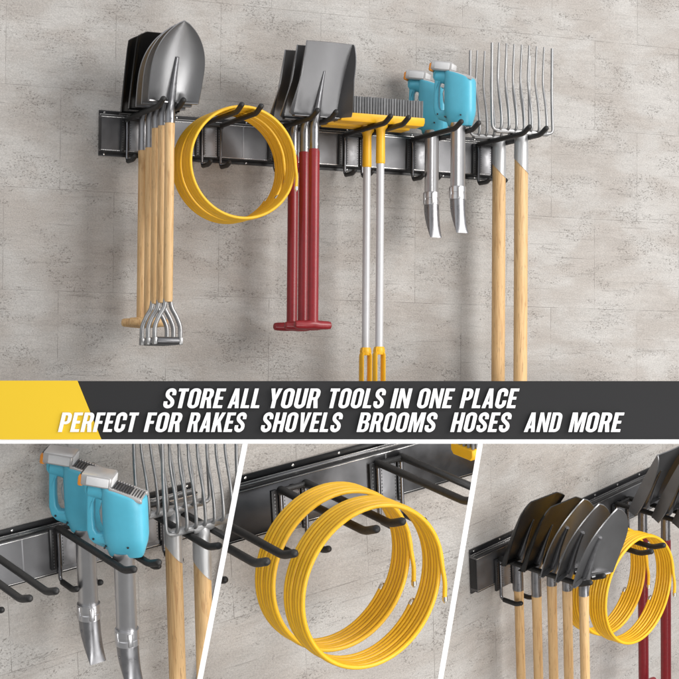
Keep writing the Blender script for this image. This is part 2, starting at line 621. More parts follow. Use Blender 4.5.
def make_pointed_shovel(bs=1.):
    root = empty('pointed_shovel')
    S = -.80
    wt = [(0, 1.42), (.1, 1.45), (.25, 1.48), (.42, 1.485), (.56, 1.41), (.68, 1.25), (.78, 1.03), (.86, .78), (.93, .48), (.97, .27), (1, .02)]

    def surf(u, t):
        w = curve(wt, t) * .885
        x = w * u
        cup = .50 * (abs(u) ** 2.2) * (w / 1.28) * (1 - .25 * t)
        y = .04 + 1.62 * t + .30 * t * t + cup - .10 * sin(pi * t)
        z = .17 + 3.58 * t - .05 * abs(u) * (1 - t)
        return (x * bs, y * bs, .14 + (z - .14) * bs)
    m = MB(); m.sheet(surf, 22, 30, .055)
    # forward turned tread along the shoulders
    for s in (-1, 1):
        m.loft([[(s * .22, .10, .13), (s * .22, .34, .12), (s * .22, .34, .18), (s * .22, .10, .19)],
                [(s * 1.22, .36, .11), (s * 1.22, .60, .10), (s * 1.22, .60, .16), (s * 1.22, .36, .17)]])
    m.build('blade', 'shovel_steel', root)
    pts, rad = socket_rib(surf, S, .57, .245, .10)
    m = MB(); m.tube(pts, rad, 16)
    m.tube([(0.02, .24, -.6), (0.02, .262, -.6)], .035, 8)
    m.build('socket', 'socket_steel', root)
    m = MB(); m.lathe([(.215, S + .13), (.235, S - .01), (.245, S - .07), (.232, -2), (.232, -9.2), (.21, -9.34), (.10, -9.36)], seg=20)
    m.build('handle', 'wood', root)
    # forked grip
    m = MB()
    for s in (-1, 1):
        m.tube(smooth_path([(s * .12, 0, -9.2), (s * .19, 0, -9.6), (s * .44, 0, -10.05), (s * .62, 0, -10.5), (s * .64, 0, -11.0), (s * .64, 0, -11.3)]), .115, 10)
        m.box(s * .64 - .10, s * .64 + .10, -.16, .16, -11.38, -11.02, .05)
    fork = m.build('fork_grip', 'fork_steel', root)
    m = MB(); m.tube([(-.56, 0, -11.2), (-.5, 0, -11.2), (.5, 0, -11.2), (.56, 0, -11.2)], [.17, .19, .19, .17], 14)
    m.build('grip_bar', 'rail_steel', fork)
    return root


def make_square_shovel():
    root = empty('square_shovel')

    def surf(u, t):
        a = abs(u); s = 1 if u > 0 else -1
        w = 1.36 + .06 * t
        x = w * u
        # flat pan, sides turned forward, more so towards the step
        k = max(0, (a - .80) / .20)
        wall = .42 * (1 - t) ** .6 + .03
        y = .04 + 1.55 * t + .28 * t * t + wall * k * k
        x -= s * .05 * k * k
        z = .15 + 3.55 * t
        # clipped top corners
        if t > .82 and a > .62:
            z -= .28 * ((a - .62) / .38) * ((t - .82) / .18)
        return (x, y, z)
    m = MB(); m.sheet(surf, 30, 24, .06)
    m.box(-1.28, 1.28, .02, .34, .08, .14, .02)
    m.build('blade', 'black_steel', root)
    pts, rad = socket_rib(surf, -1.63, .62, .245, .05)
    m = MB(); m.tube(pts, rad, 16)
    m.build('socket', 'socket_steel', root)
    m = MB(); m.lathe([(.215, -1.50), (.235, -1.64), (.245, -1.70), (.232, -2.5), (.232, -10.0), (.225, -10.2)], seg=20)
    m.build('handle', 'wood', root)
    m = MB()
    m.tube([(-1.0, 0, -10.2), (-.97, 0, -10.2), (-.9, 0, -10.2), (-.5, 0, -10.2), (0, 0, -10.2), (.5, 0, -10.2), (.9, 0, -10.2), (.97, 0, -10.2), (1.0, 0, -10.2)],
           [.08, .16, .2, .235, .27, .235, .2, .16, .08], 16)
    m.build('grip_bar', 'wood', root)
    return root


def make_scoop():
    root = empty('scoop_shovel')

    def surf(u, t):
        a = abs(u); s = 1 if u > 0 else -1
        k = max(0, (a - .80) / .20)
        wall = curve(((0, .78), (.1, .86), (.3, .86), (.5, .80), (.7, .66), (.85, .46), (.95, .24), (1, .06)), t)
        half = 1.27 - .10 * sin(pi * min(1, (1 - t) * .62)) - .04 * t
        x = s * half * min(a / .80, 1) + s * .30 * wall * k + 0
        if t < .5:
            x += s * .26 * ((.5 - t) / .5) * k
        y = .04 + 1.55 * t + .30 * t * t + wall * k + .05 * cos(a * pi)
        z = .15 + 3.40 * t
        return (x, y, z)
    m = MB(); m.sheet(surf, 30, 28, .055)
    m.box(-1.22, 1.22, .02, .36, .09, .15, .02)
    m.build('blade', 'scoop_steel', root)
    pts, rad = socket_rib(surf, -1.62, .62, .245, .055)
    m = MB(); m.tube(pts, rad, 16)
    m.tube([(.05, .235, -1.25), (.05, .26, -1.25)], .035, 8)
    # pointed tongue of the socket over the painted shaft
    m.lathe([(.262, -1.50), (.262, -1.72), (.245, -1.74)], seg=20)
    m.build('socket', 'socket_steel', root)
    m = MB()
    sg = 24
    top = [(.24 * cos(2 * pi * j / sg), .24 * sin(2 * pi * j / sg), -1.45) for j in range(sg)]
    rings = [top]
    for z in (-1.7, -5, -9.9, -10.1):
        rings.append([(.272 * cos(2 * pi * j / sg), .272 * sin(2 * pi * j / sg), z + (.22 * abs(cos(pi * j / sg - pi / 2 * .5 - .6)) if z == -1.7 else 0)) for j in range(sg)])
    m.loft(rings)
    m.build('handle', 'red_paint', root)
    m = MB()
    rings = []
    for x, h, d in ((-.98, .12, .12), (-.94, .18, .17), (-.80, .21, .2), (-.35, .23, .24), (0, .26, .30), (.35, .23, .24), (.80, .21, .2), (.94, .18, .17), (.98, .12, .12)):
        rings.append([(x, d * cos(2 * pi * j / 14), -10.22 + h * sin(2 * pi * j / 14) + .05 * (abs(x) < .2)) for j in range(14)])
    m.loft(rings)
    m.build('grip_bar', 'red_paint', root)
    return root


# ---------------------------------------------------------------- broom, blower, rake, hose
def make_broom():
    root = empty('push_broom')
    cx = -.10
    m = MB()
    # block: bevelled slab that narrows underneath
    rings = []
    for x in (-2.32, -2.28, 2.28, 2.32):
        k = .03 if abs(x) > 2.3 else 0
        rings.append([(cx + x, y, z) for y, z in ((-.60 + k, .52 - k), (-.60 + k, .28), (-.45, .12 + k), (.45, .12 + k), (.60 - k, .28), (.60 - k, .52 - k))])
    m.loft(rings)
    m.build('block', 'yellow_plastic', root)
    m = MB()
    r2 = random.Random(3)
    for i in range(30):
        for j in range(5):
            x = cx - 2.2 + 4.4 * i / 29; y = -.48 + .96 * j / 4
            h = 1.40 + r2.uniform(-.012, .012)
            r = .056
            m.loft([[(x + r * cos(a), y + r * sin(a), .50) for a in (.4, 1.45, 2.5, 3.5, 4.6, 5.6)],
                    [(x + r2.uniform(-.006, .006) + r * 1.15 * cos(a), y + r2.uniform(-.02, .02) + r * 1.15 * sin(a), h) for a in (.4, 1.45, 2.5, 3.5, 4.6, 5.6)]])
    m.build('bristles', 'bristle', root, weld=False)
    m = MB()
    m.lathe([(.40, .16), (.36, .0), (.25, -.14), (.225, -.3), (.23, -1.0), (.24, -1.80), (.225, -1.86), (.2, -1.88)], seg=20)
    m.build('ferrule', 'yellow_plastic', root)
    m = MB()
    m.lathe([(.19, -1.80), (.2, -1.9), (.2, -11.4)], seg=20)
    m.build('handle', 'grey_tube', root)
    m = MB()
    m.lathe([(.21, -11.2), (.235, -11.24), (.27, -11.42), (.22, -11.6)], seg=20)
    path = []
    for i in range(40):
        a = 2 * pi * i / 40
        zz = -12.72 + (1.05 if sin(a) > 0 else -1.05) + .25 * sin(a)
        path.append((.23 * cos(a), 0, zz))
    # loop with a real hand slot
    m.tube(path, .105, 12, closed=True)
    for v in m.bm.verts:
        if v.co.z < -11.7 or abs(v.co.y) < .12:
            v.co.y *= 2.1
    m.build('grip', 'yellow_plastic', root)
    return root


def make_blower(bq=1., bz=.92, sl=.36):
    root = empty('leaf_blower')
    # long axis of the body runs from the grip (towards the wall) to the front
    ang = radians(45)
    ca, sa = cos(ang), sin(ang)

    def rot(p):      # body frame (s sideways, l along, z) -> local
        return ((p[0] * ca + p[1] * sa) * bq, (-p[0] * sa + p[1] * ca) * bq, .16 + (p[2] - .05) * bz)
    m = MB()
    # motor housing: super-elliptic loft, its top sloping down to the front
    rings = []
    for z, k in ((.04, .56), (.10, .62), (.34, .76), (.62, .93), (.9, 1.0), (1.6, 1.0), (2.2, 1.0), (2.60, .985), (2.68, .95), (2.72, .88)):
        ring = []
        for j in range(36):
            a = 2 * pi * j / 36
            c, s_ = cos(a), sin(a)
            e = .66
            px = .56 * k * math.copysign(abs(c) ** e, c)
            py = .80 * (k * .55 + .45 if k < .95 else k) * math.copysign(abs(s_) ** e, s_)
            ring.append(rot((px, py + .11, z - sl * py * max(0, (z - 1.2) / 1.5))))
        rings.append(ring)
    m.loft(rings)
    # handle frame with an opening
    outer = [(-0.342, 2.9), (-0.646, 2.96), (-1.231, 3.02), (-1.322, 2.9), (-1.322, 2.62), (-1.231, 2.46), (-1.262, 1.8), (-1.292, 1.05), (-1.216, 0.7), (-1.064, 0.52), (-0.722, 0.42), (-0.608, 0.28), (-0.342, 0.1)]
    hole = [(-.64, 2.40), (-.90, 2.42), (-1.0, 2.2), (-1.03, 1.5), (-1.01, 1.1), (-.92, .90), (-.68, .90), (-.61, 1.1), (-.60, 2.2)]
    m2 = MB()
    m2.prism(outer, [hole], lambda u, v, d: rot((d, u, v)), -.19, .19)
    bmesh.ops.recalc_face_normals(m2.bm, faces=m2.bm.faces[:])
    es = [e for e in m2.bm.edges if e.calc_face_angle(0) > radians(60)]
    bmesh.ops.bevel(m2.bm, geom=es, offset=.07, segments=3, affect='EDGES', profile=.5)
    m.join(m2.bm)
    # bulges where the grip meets the housing
    m2 = MB(); m2.tube([rot((.0, -1.02, .66)), rot((.0, -.7, .60)), rot((.0, -.4, .7))], [.20, .27, .42], 14)
    m.join(m2.bm)
    m2 = MB(); m2.tube([rot((.0, -1.16, 2.70)), rot((.0, -.75, 2.66)), rot((.0, -.3, 2.5))], [.29, .33, .36], 14)
    m.join(m2.bm)
    hs = m.build('housing', 'cyan_plastic', root)
    for (l, z) in ((-1.12, 2.72), (-.74, 2.66), (-1.04, .70), (.3, .55), (-.55, .50)):
        m = MB()
        sd = .22 if l < -.6 else .52
        m.tube([rot((-sd - .012, l, z)), rot((sd + .012, l, z))], .04, 8)
        m.build('screw', 'dark_plastic', hs)
    # trigger in the opening
    m = MB()
    m.tube([rot((0, -.66, 2.2)), rot((0, -.74, 1.8)), rot((0, -.72, 1.4)), rot((0, -.66, 1.15))], [.07, .10, .09, .06], 10)
    m.build('trigger', 'silver_plastic', root)

    def bt(p):
        tl = radians(-8)
        l, z = p[1] + 1.1, p[2] - 3.0
        return rot((p[0], -1.1 + l * cos(tl) - z * sin(tl), 3.0 + l * sin(tl) + z * cos(tl)))

    def bbox(x0, x1, y0, y1, z0, z1, bev, mt, name, par):
        q = MB(); q.box(x0, x1, y0, y1, z0, z1, bev)
        for v in q.bm.verts:
            v.co = V(bt((v.co.x, -v.co.y, v.co.z)))
        return q.build(name, mt, par)
    pk = bbox(-.46, .46, -1.38, -.26, 2.96, 3.46, .08, 'silver_plastic', 'battery', root)
    bbox(.44, .485, -1.16, -.36, 3.04, 3.38, .02, 'white_plastic', 'side_panel', pk)
    bbox(-.485, -.44, -1.16, -.36, 3.04, 3.38, .02, 'white_plastic', 'side_panel', pk)
    bbox(-.38, .38, -.30, -.235, 3.04, 3.38, .03, 'white_plastic', 'front_panel', pk)
    bbox(-.43, .43, -1.49, -1.28, 2.90, 3.34, .08, 'orange_plastic', 'release_button', pk)
    bbox(-.30, .30, -1.44, -1.34, 3.24, 3.40, .04, 'dark_plastic', 'terminal', pk)
    # vent comb along the top of the housing
    m = MB()
    m.loft([[rot((x, l, z - sl * l)) for l, z in ((-.24, 2.6), (.82, 2.6), (.82, 2.80), (-.24, 2.80))] for x in (-.36, .36)])
    vt = m.build('vent', 'dark_plastic', root, smooth=10)
    for i in range(12):
        l = -.22 + i * .093
        q = MB(); q.box(-.42, .42, l - .02, l + .02, 2.70 - sl * l, 2.85 - sl * l, .012)
        for v in q.bm.verts:
            v.co = V(rot((v.co.x, -v.co.y, v.co.z)))
        q.build('fin', 'rail_steel' if i < 7 else 'silver_plastic', vt)
    for s in (-1, 1):
        q = MB(); q.box(s * .42 - .07, s * .42 + .07, -.34, .84, 2.64, 2.83, .03)
        for v in q.bm.verts:
            v.co = V(rot((v.co.x, -v.co.y, v.co.z + sl * v.co.y)))
        q.build('vent_rim', 'silver_plastic', root)
    m = MB()
    m.lathe([(.44, .30), (.43, .10), (.375, .02), (.375, -2.86), (.35, -2.9)], seg=28)
    m.build('tube', 'chrome_tube', root)
    m = MB()
    m.lathe([(.38, -2.72), (.435, -2.74), (.435, -3.0), (.415, -3.02), (.415, -3.10), (.435, -3.12), (.435, -3.34), (.38, -3.36)], seg=28)
    m.box(-.20, .0, .36, .47, -3.3, -2.78, .03)
    m.box(-.46, -.36, -.1, .1, -3.3, -2.78, .03)
    m.build('collar', 'chrome_tube', root)
    # swept flattened nozzle ending in a thin lip
    rings = []
    for z, yc, ry, rx in ((-3.2, 0, .385, .385), (-3.45, .01, .40, .395), (-3.75, .04, .39, .39), (-4.05, .11, .345, .38), (-4.35, .22, .27, .37), (-4.60, .34, .185, .36), (-4.80, .45, .10, .35), (-4.93, .525, .05, .345), (-4.97, .55, .03, .34)):
        rings.append([(rx * math.copysign(abs(cos(2 * pi * j / 28)) ** .85, cos(2 * pi * j / 28)), yc + ry * sin(2 * pi * j / 28), z) for j in range(28)])
    m = MB(); m.loft(rings)
    for s in (-.2, .02, .22):
        m.tube(smooth_path([(s, -.36, -3.4), (s, -.30, -3.9), (s, -.12, -4.25), (s, .13, -4.55), (s, .33, -4.78)]), .03, 8)
    m.tube([(-.36, .06, -3.75), (-.41, .06, -3.75)], .045, 8)
    m.build('nozzle', 'socket_steel', root)
    return root


def make_rake():
    root = empty('tined_fork')
    n = 9
    W = 3.62
    m = MB()
    for i in range(n):
        x = -W / 2 + W * i / (n - 1)
        if i in (0, n - 1):
            s = -1 if i == 0 else 1
            m.tube(rounded_path([(x - s * .55, .16, .24), (x, .16, .24), (x, .10, 1.0), (x, .04, 2.4), (x, .06, 4.8)], .34), .078, 10)
        else:
            m.tube(smooth_path([(x, .08, .24), (x - .01, .30, .40), (x + .0, .30, .9), (x, .18, 1.7), (x, -.06, 2.6), (x, -.12, 3.3), (x, .0, 4.85)], 5), [.082 - .030 * i / 30 for i in range(31)], 10)
    tn = m.build('tines', 'fork_steel', root)
    m = MB()
    m.box(-W / 2 + .2, W / 2 - .2, -.13, .22, .10, .36, .09)
    m.box(-.55, .55, -.16, .26, .02, .34, .10)
    m.build('head_bar', 'fork_steel', root)
    m = MB()
    sg = 28
    rings = [[(.20 * cos(2 * pi * j / sg), .20 * sin(2 * pi * j / sg), .3) for j in range(sg)],
             [(.34 * cos(2 * pi * j / sg), .34 * sin(2 * pi * j / sg), .05) for j in range(sg)],
             [(.372 * cos(2 * pi * j / sg), .372 * sin(2 * pi * j / sg), -.4) for j in range(sg)],
             [(.38 * cos(2 * pi * j / sg), .38 * sin(2 * pi * j / sg), -1.55 - .40 * cos(2 * pi * j / sg - .6)) for j in range(sg)],
             [(.34 * cos(2 * pi * j / sg), .34 * sin(2 * pi * j / sg), -1.56 - .40 * cos(2 * pi * j / sg - .6)) for j in range(sg)]]
    m.loft(rings)
    m.build('socket', 'pale_steel', root)
    m = MB()
    m.lathe([(.30, -.9), (.355, -1.2), (.36, -4), (.36, -14.3), (.30, -14.5)], seg=24)
    m.build('handle', 'wood', root)
    return root


def make_hose(turns=7):
    root = empty('coiled_hose')
    R, r, pitch = 2.72, .0765, .156
    N = 72
    a0 = .0
    pts = []
    tot = int(N * turns) + int(N * (.62 / (2 * pi))) + 1
    a0 = .62
    end = 2 * pi * turns             # finishes at the right hand side (angle 0), then hangs straight down
    rng = random.Random(5)
    steps = int(N * (end - a0) / (2 * pi))
    for i in range(steps + 1):
        a = end - (end - a0) * (1 - i / steps)
        k = (a - a0) / (2 * pi)
        rr = R + .008 * sin(.71 * a + 1.3) + .008 * sin(2.3 * a + k) - (.06 if k < .12 else 0) * (1 - k / .12)
        pts.append((rr * cos(a), pitch * (k - turns / 2 - .05), -2.42 - rr * sin(a)))
    m = MB(); m.tube(pts, r, 10)
    m.build('coil', 'hose_yellow', root)
    # hanging tail: leaves the coil at the right and drops
    x, y, z = pts[-1]
    m = MB(); m.tube(smooth_path([pts[-4], pts[-1], (x + .02, y + .03, z - .25), (x + .05, y + .05, z - .6), (x + .03, y + .05, z - 1.08)]), r, 10)
    tl = m.build('tail', 'hose_yellow', root)
    m = MB(); m.tube([(x + .03, y + .05, z - 1.06), (x + .03, y + .05, z - 1.22)], [.095, .09], 10)
    m.tube([(x + .03, y + .05, z - 1.22), (x + .03, y + .05, z - 1.29)], .05, 8)
    m.build('tip', 'brass_tip', tl)
    p0, p1 = Vector(pts[0]), Vector(pts[2])
    d = (p0 - p1).normalized()
    m = MB(); m.tube([p0 + d * -.02, p0 + d * .16], [.092, .088], 10); m.tube([p0 + d * .16, p0 + d * .23], .05, 8)
    m.build('tip', 'brass_tip', root)
    return root


# ---------------------------------------------------------------- placing
PROTO = {}
USED = set()
LOWER = {1: [], 2: [], 3: [], 0: []}


def copy_tree(o, parent=None):
    c = o.copy()
    COL.objects.link(c)
    if parent is not None:
        c.parent = parent
    for ch in [q for q in o.children]:
        copy_tree(ch, c)
    return c


def place(kind, k, x, y, z, label, cat, group, rz=0., rx=0.):
    if kind not in USED:
        USED.add(kind); r = PROTO[kind]
    else:
        r = copy_tree(PROTO[kind])
        for key in ('label', 'category', 'group'):
            if key in r: del r[key]
    r.matrix_basis = PM[k] @ Matrix.Translation((x, -y, z)) @ Matrix.Rotation(rz, 4, 'Z') @ Matrix.Rotation(rx, 4, 'X')
    tag(r, label, cat, group)
    LOWER[k].append(r)
    return r


PROTO['hook'] = make_hook()
PROTO['pointed'] = make_pointed_shovel()
PROTO['big_pointed'] = make_pointed_shovel(1.11)
PROTO['square'] = make_square_shovel()
PROTO['scoop'] = make_scoop()
PROTO['broom'] = make_broom()
PROTO['blower'] = make_blower()
PROTO['rake'] = make_rake()
PROTO['hose'] = make_hose()
PROTO['long_hose'] = make_hose(8)

P = 3.967
ORD = ['nearest the wall', 'second from the wall', 'third from the wall', 'fourth from the wall', 'outermost']
SH_Y = (.70, 1.82, 2.78, 3.72, 4.72)


def shovel_row(k, x, where):
    for i, y in enumerate(SH_Y):
        if i < 2:
            place('square', k, x, y, 0, 'black square shovel %s, %s' % (('closest to the wall', 'second from the wall')[i], where), 'shovel',
                  'square black shovels', rz=radians((-1.2, .8)[i] - (4 if k else 0)))
        else:
            place('pointed' if k == 0 else 'big_pointed', k, x, y, 0, 'pointed steel shovel, %s, %s' % (('innermost of three', 'middle of three', 'outermost with whole blade showing')[i - 2], where),
                  'shovel', 'pointed steel shovels', rz=radians((.6, -.9, 0)[i - 2] - (5 if k else 0)))


def hooks(k, xs, texts):
    for x, t in zip(xs, texts):
        place('hook', k, x, 0, 0, t, 'hook', 'black double hooks')


def rail(k, x0, x1, label, off=0., dz=0.):
    r = make_rail(x0, x1, [off + 7.56 * i for i in range(-3, 5)])
    r.matrix_basis = PM[k] @ Matrix.Translation((0, 0, dz))
    tag(r, label, 'rail', 'steel wall rails')
    LOWER[k].append(r)
    return r


# --- upper panel
U = 'in the upper picture'
rail(0, -1.32, 21.35, 'long steel wall rail carrying all six hooks above the sign', -1.32)
hooks(0, [P * i for i in range(6)],
      ['black double hook carrying five shovels above the sign', 'black double hook carrying yellow hoses above the sign', 'black double hook carrying red handled scoops above the sign',
       'black double hook carrying yellow brooms above the sign', 'black double hook carrying blue blowers above the sign', 'black double hook carrying two forks above the sign'])
shovel_row(0, .6, 'on the upper rack')
for i, y in enumerate((2.55, 3.98)):
    place('long_hose', 0, P + .5, y, 0, 'coil of yellow hose on the upper rack, %s' % ('the one behind, nearer the wall', 'the one in front, facing out')[i], 'hose', 'coiled yellow hoses')
for i, y in enumerate((1.28, 2.72, 3.98)):
    place('scoop', 0, 2 * P + .5, y, 0, 'scoop shovel with red shaft on the upper rack, %s' % ('closest to the wall', 'middle of three', 'frontmost with grey pan showing')[i],
          'shovel', 'red handled scoop shovels', rz=radians((-.7, .5, 0)[i]))
for i, y in enumerate((1.67, 3.3)):
    place('broom', 0, 3 * P + .5, y, 0, 'yellow push broom on the upper rack, %s' % ('the rear one mostly hidden', 'the front one with dark bristles showing')[i], 'broom', 'yellow push brooms')
for i, y in enumerate((1.24, 4.2)):
    place('blower', 0, 4 * P + .5, y, .02, 'light blue leaf blower on the upper rack, %s' % ('left one partly behind the brooms', 'right one beside the forks')[i], 'blower', 'light blue leaf blowers').matrix_basis @= Matrix.Diagonal((1, 1, 1.08, 1))
for i, y in enumerate((1.2, 3.6)):
    place('rake', 0, 5 * P + .6, y, 0, 'many tined steel fork on the upper rack, %s' % ('rear one next to the blower', 'front one farthest right')[i], 'fork', 'many tined forks')

# --- lower left panel
rail(1, -9.5, 6.2, 'steel wall rail behind blue blowers in the lower left picture', -9.0, -.2)
hooks(1, [-4.067, 0, 3.527], ['empty black double hook at the left edge below the sign', 'black double hook under the blue blowers below the sign', 'black double hook under the forks below the sign'])
for i, y in enumerate((1.17, 3.97)):
    place('blower', 1, .5, y, 0, 'light blue leaf blower in the lower left picture, %s' % ('the rear one', 'the front one overlapping it')[i], 'blower', 'light blue leaf blowers')
for i, y in enumerate((1.43, 3.45)):
    r = place('rake', 1, 4.10, y, 0, 'many tined fork in the lower left picture, %s' % ('rear one behind the blower', 'front one beside the white bar')[i], 'fork', 'many tined forks')
    r.matrix_basis = r.matrix_basis @ Matrix.Diagonal((.88, 1, 1, 1))

# --- lower middle panel
rail(2, -7, 9, 'steel wall rail behind two big hose coils in the lower middle picture', -3.1, .18)
hooks(2, [-4.066, 0, 4.029], ['empty black double hook left of the big hose coils', 'black double hook through the two big hose coils', 'empty black double hook right of the big hose coils'])
for i, y in enumerate((2.35, 4.05)):
    place('hose', 2, .5, y, .24, 'coil of yellow hose in the lower middle picture, %s' % ('the rear coil', 'the front coil')[i], 'hose', 'coiled yellow hoses')
place('broom', 2, 8.1, 2.6, .36, 'yellow push broom peeking in at the top corner beside the hose coils', 'broom', 'yellow push brooms')

# --- lower right panel
rail(3, -1.6, 16, 'steel wall rail behind shovels in the lower right picture', -1.6, .38)
hooks(3, [0, 4.772, 9.3], ['black double hook carrying shovels in the lower right picture', 'black double hook carrying hose in the lower right picture', 'black double hook carrying scoops at the right edge below the sign'])
shovel_row(3, .5, 'in the lower right picture')
for i, y in enumerate((2.35, 3.95)):
    place('hose', 3, 4.772 + .5, y, .16, 'coil of yellow hose in the lower right picture, %s' % ('the one behind', 'the one in front')[i], 'hose', 'coiled yellow hoses')
for i, y in enumerate((1.28, 2.72, 3.98)):
    place('scoop', 3, 9.8, y, 0, 'scoop shovel with red shaft in the lower right picture, %s' % ('leftmost', 'second from left', 'at the right edge')[i], 'shovel', 'red handled scoop shovels')

# ---------------------------------------------------------------- walls of the four displays
D1 = ((245.3, 443.), (200.0, 679.))
D2 = ((480.5, 443.), (440.6, 679.))


def on_line(D, y):
    (x0, y0), (x1, y1) = D
    return x0 + (x1 - x0) * (y - y0) / (y1 - y0)


def wall(k, poly, orig):
    pts = [on_wall(k, x, y, -.62) for x, y in poly]
    m = MB()
    fr = [(p.x - orig[0], 0, p.z - orig[1]) for p in pts]
    bk = [(p[0], -.35, p[2]) for p in fr]
    m.loft([bk, fr])
    o = m.build('wall', 'travertine', smooth=10)
    o.matrix_basis = PM[k] @ Matrix.Translation((orig[0], .62, orig[1]))
    tag(o, kind='structure')
    return o


T, Bt = 408., 760.
wall(0, [(-260, -260), (940, -260), (940, 424), (-260, 424)], (-.45, -3.63))
wall(1, [(-160, 441.), (on_line(D1, 441.), 441.), (on_line(D1, Bt), Bt), (-160, Bt)], (.9, -5.55))
wall(2, [(on_line(D1, T), T), (on_line(D2, T), T), (on_line(D2, Bt), Bt), (on_line(D1, Bt), Bt)], (1.1, -4.4))
wall(3, [(on_line(D2, T), T), (840, T), (840, Bt), (on_line(D2, Bt), Bt)], (-2.6, 2.0))


# things that run past a partition of the display end at it
def cut_plane(D):
    a, b = ray(*D[0]), ray(*D[1])
    n = a.cross(b).normalized()
    if n.dot(ray(D[0][0] + 50, D[0][1])) < 0:
        n = -n
    return n          # points to the right-hand side


def trim(objs, n, keep_right, shift_px):
    nn = n if keep_right else -n            # keep the side nn points to
    for r in objs:
        for o in [r] + list(r.children_recursive):
            if o.type != 'MESH':
                continue
            M = o.matrix_world
            d = [(M @ Vector(c) - CAMLOC).dot(nn) for c in o.bound_box]
            if min(d) > .006:
                continue
            if max(d) < 0:
                bpy.data.objects.remove(o, do_unlink=True)
                continue
            o.data = o.data.copy()
            bm = bmesh.new(); bm.from_mesh(o.data)
            inv = M.inverted()
            co = inv @ (CAMLOC + nn * .002)
            no = (M.to_3x3().transposed() @ nn).normalized()
            bmesh.ops.bisect_plane(bm, geom=bm.verts[:] + bm.edges[:] + bm.faces[:], plane_co=co, plane_no=no, clear_inner=True)
            if not bm.verts:
                bm.free(); bpy.data.objects.remove(o, do_unlink=True); continue
            be = [e for e in bm.edges if e.is_boundary]
            if be:
                bmesh.ops.holes_fill(bm, edges=be, sides=0)
            bm.to_mesh(o.data); bm.free()


bpy.context.view_layer.update()
N1, N2 = cut_plane(D1), cut_plane(D2)
trim(LOWER[1], N1, False, 0)
trim([r for r in LOWER[2]], N1, True, 0)
bpy.context.view_layer.update()
trim([r for r in LOWER[2]], N2, False, 0)
trim(LOWER[3], N2, True, 0)


# ---------------------------------------------------------------- sign board, strips and partitions
SD = 3.52               # metres from the camera to the front of the stand
px = SD / F


def camframe(x, y, d):  # photo pixel on the sign plane, d metres towards the camera
    return CAMLOC + CAMW.to_3x3() @ Vector(((x - IW / 2) * px, -(y - IW / 2) * px, -SD + d))


SIGN = empty('sign')
SM = CAMW @ Matrix.Translation(((0 - IW / 2) * px, -(410 - IW / 2) * px, -SD))
SIGN.matrix_basis = SM
tag(SIGN, 'long dark grey sign board with white slanted slogan and a yellow end', 'sign')


def board(name, poly, d0, d1, material, parent=SIGN, holes=()):
    m = MB()
    m.prism([(x * px, -(y - 410) * px) for x, y in poly], [[(x * px, -(y - 410) * px) for x, y in h] for h in holes],
            lambda u, v, d: (u, -v, d), d0, d1)
    return m.build(name, material, parent, smooth=20)


board('board', [(-30, 381.2), (709, 381.2), (709, 439.4), (-30, 439.4)], -.012, 0, 'sign_grey')
board('yellow_panel', [(-30, 380.6), (77.5, 380.6), (101.5, 439.4), (-30, 439.4)], .001, .004, 'sign_yellow')


def arc(cx, cy, rx, ry, a0, a1, n=8):
    return [(cx + rx * cos(radians(a0 + (a1 - a0) * i / n)), cy + ry * sin(radians(a0 + (a1 - a0) * i / n))) for i in range(n + 1)]


def rrect(x0, y0, x1, y1, rx, ry):
    return arc(x1 - rx, y1 - ry, rx, ry, 0, 90) + arc(x0 + rx, y1 - ry, rx, ry, 90, 180) + arc(x0 + rx, y0 + ry, rx, ry, 180, 270) + arc(x1 - rx, y0 + ry, rx, ry, 270, 360)


def stroke(pts, w, n=8):
    P_ = [Vector((x, y, 0)) for x, y in pts]
    L_, R_ = [], []
    for i in range(len(P_)):
        t = (P_[min(i + 1, len(P_) - 1)] - P_[max(i - 1, 0)]).normalized()
        nn = Vector((-t.y, t.x, 0))
        ww = w[i] if isinstance(w, list) else w
        L_.append((P_[i].x + nn.x * ww / 2, P_[i].y + nn.y * ww / 2)); R_.append((P_[i].x - nn.x * ww / 2, P_[i].y - nn.y * ww / 2))
    return L_ + R_[::-1]


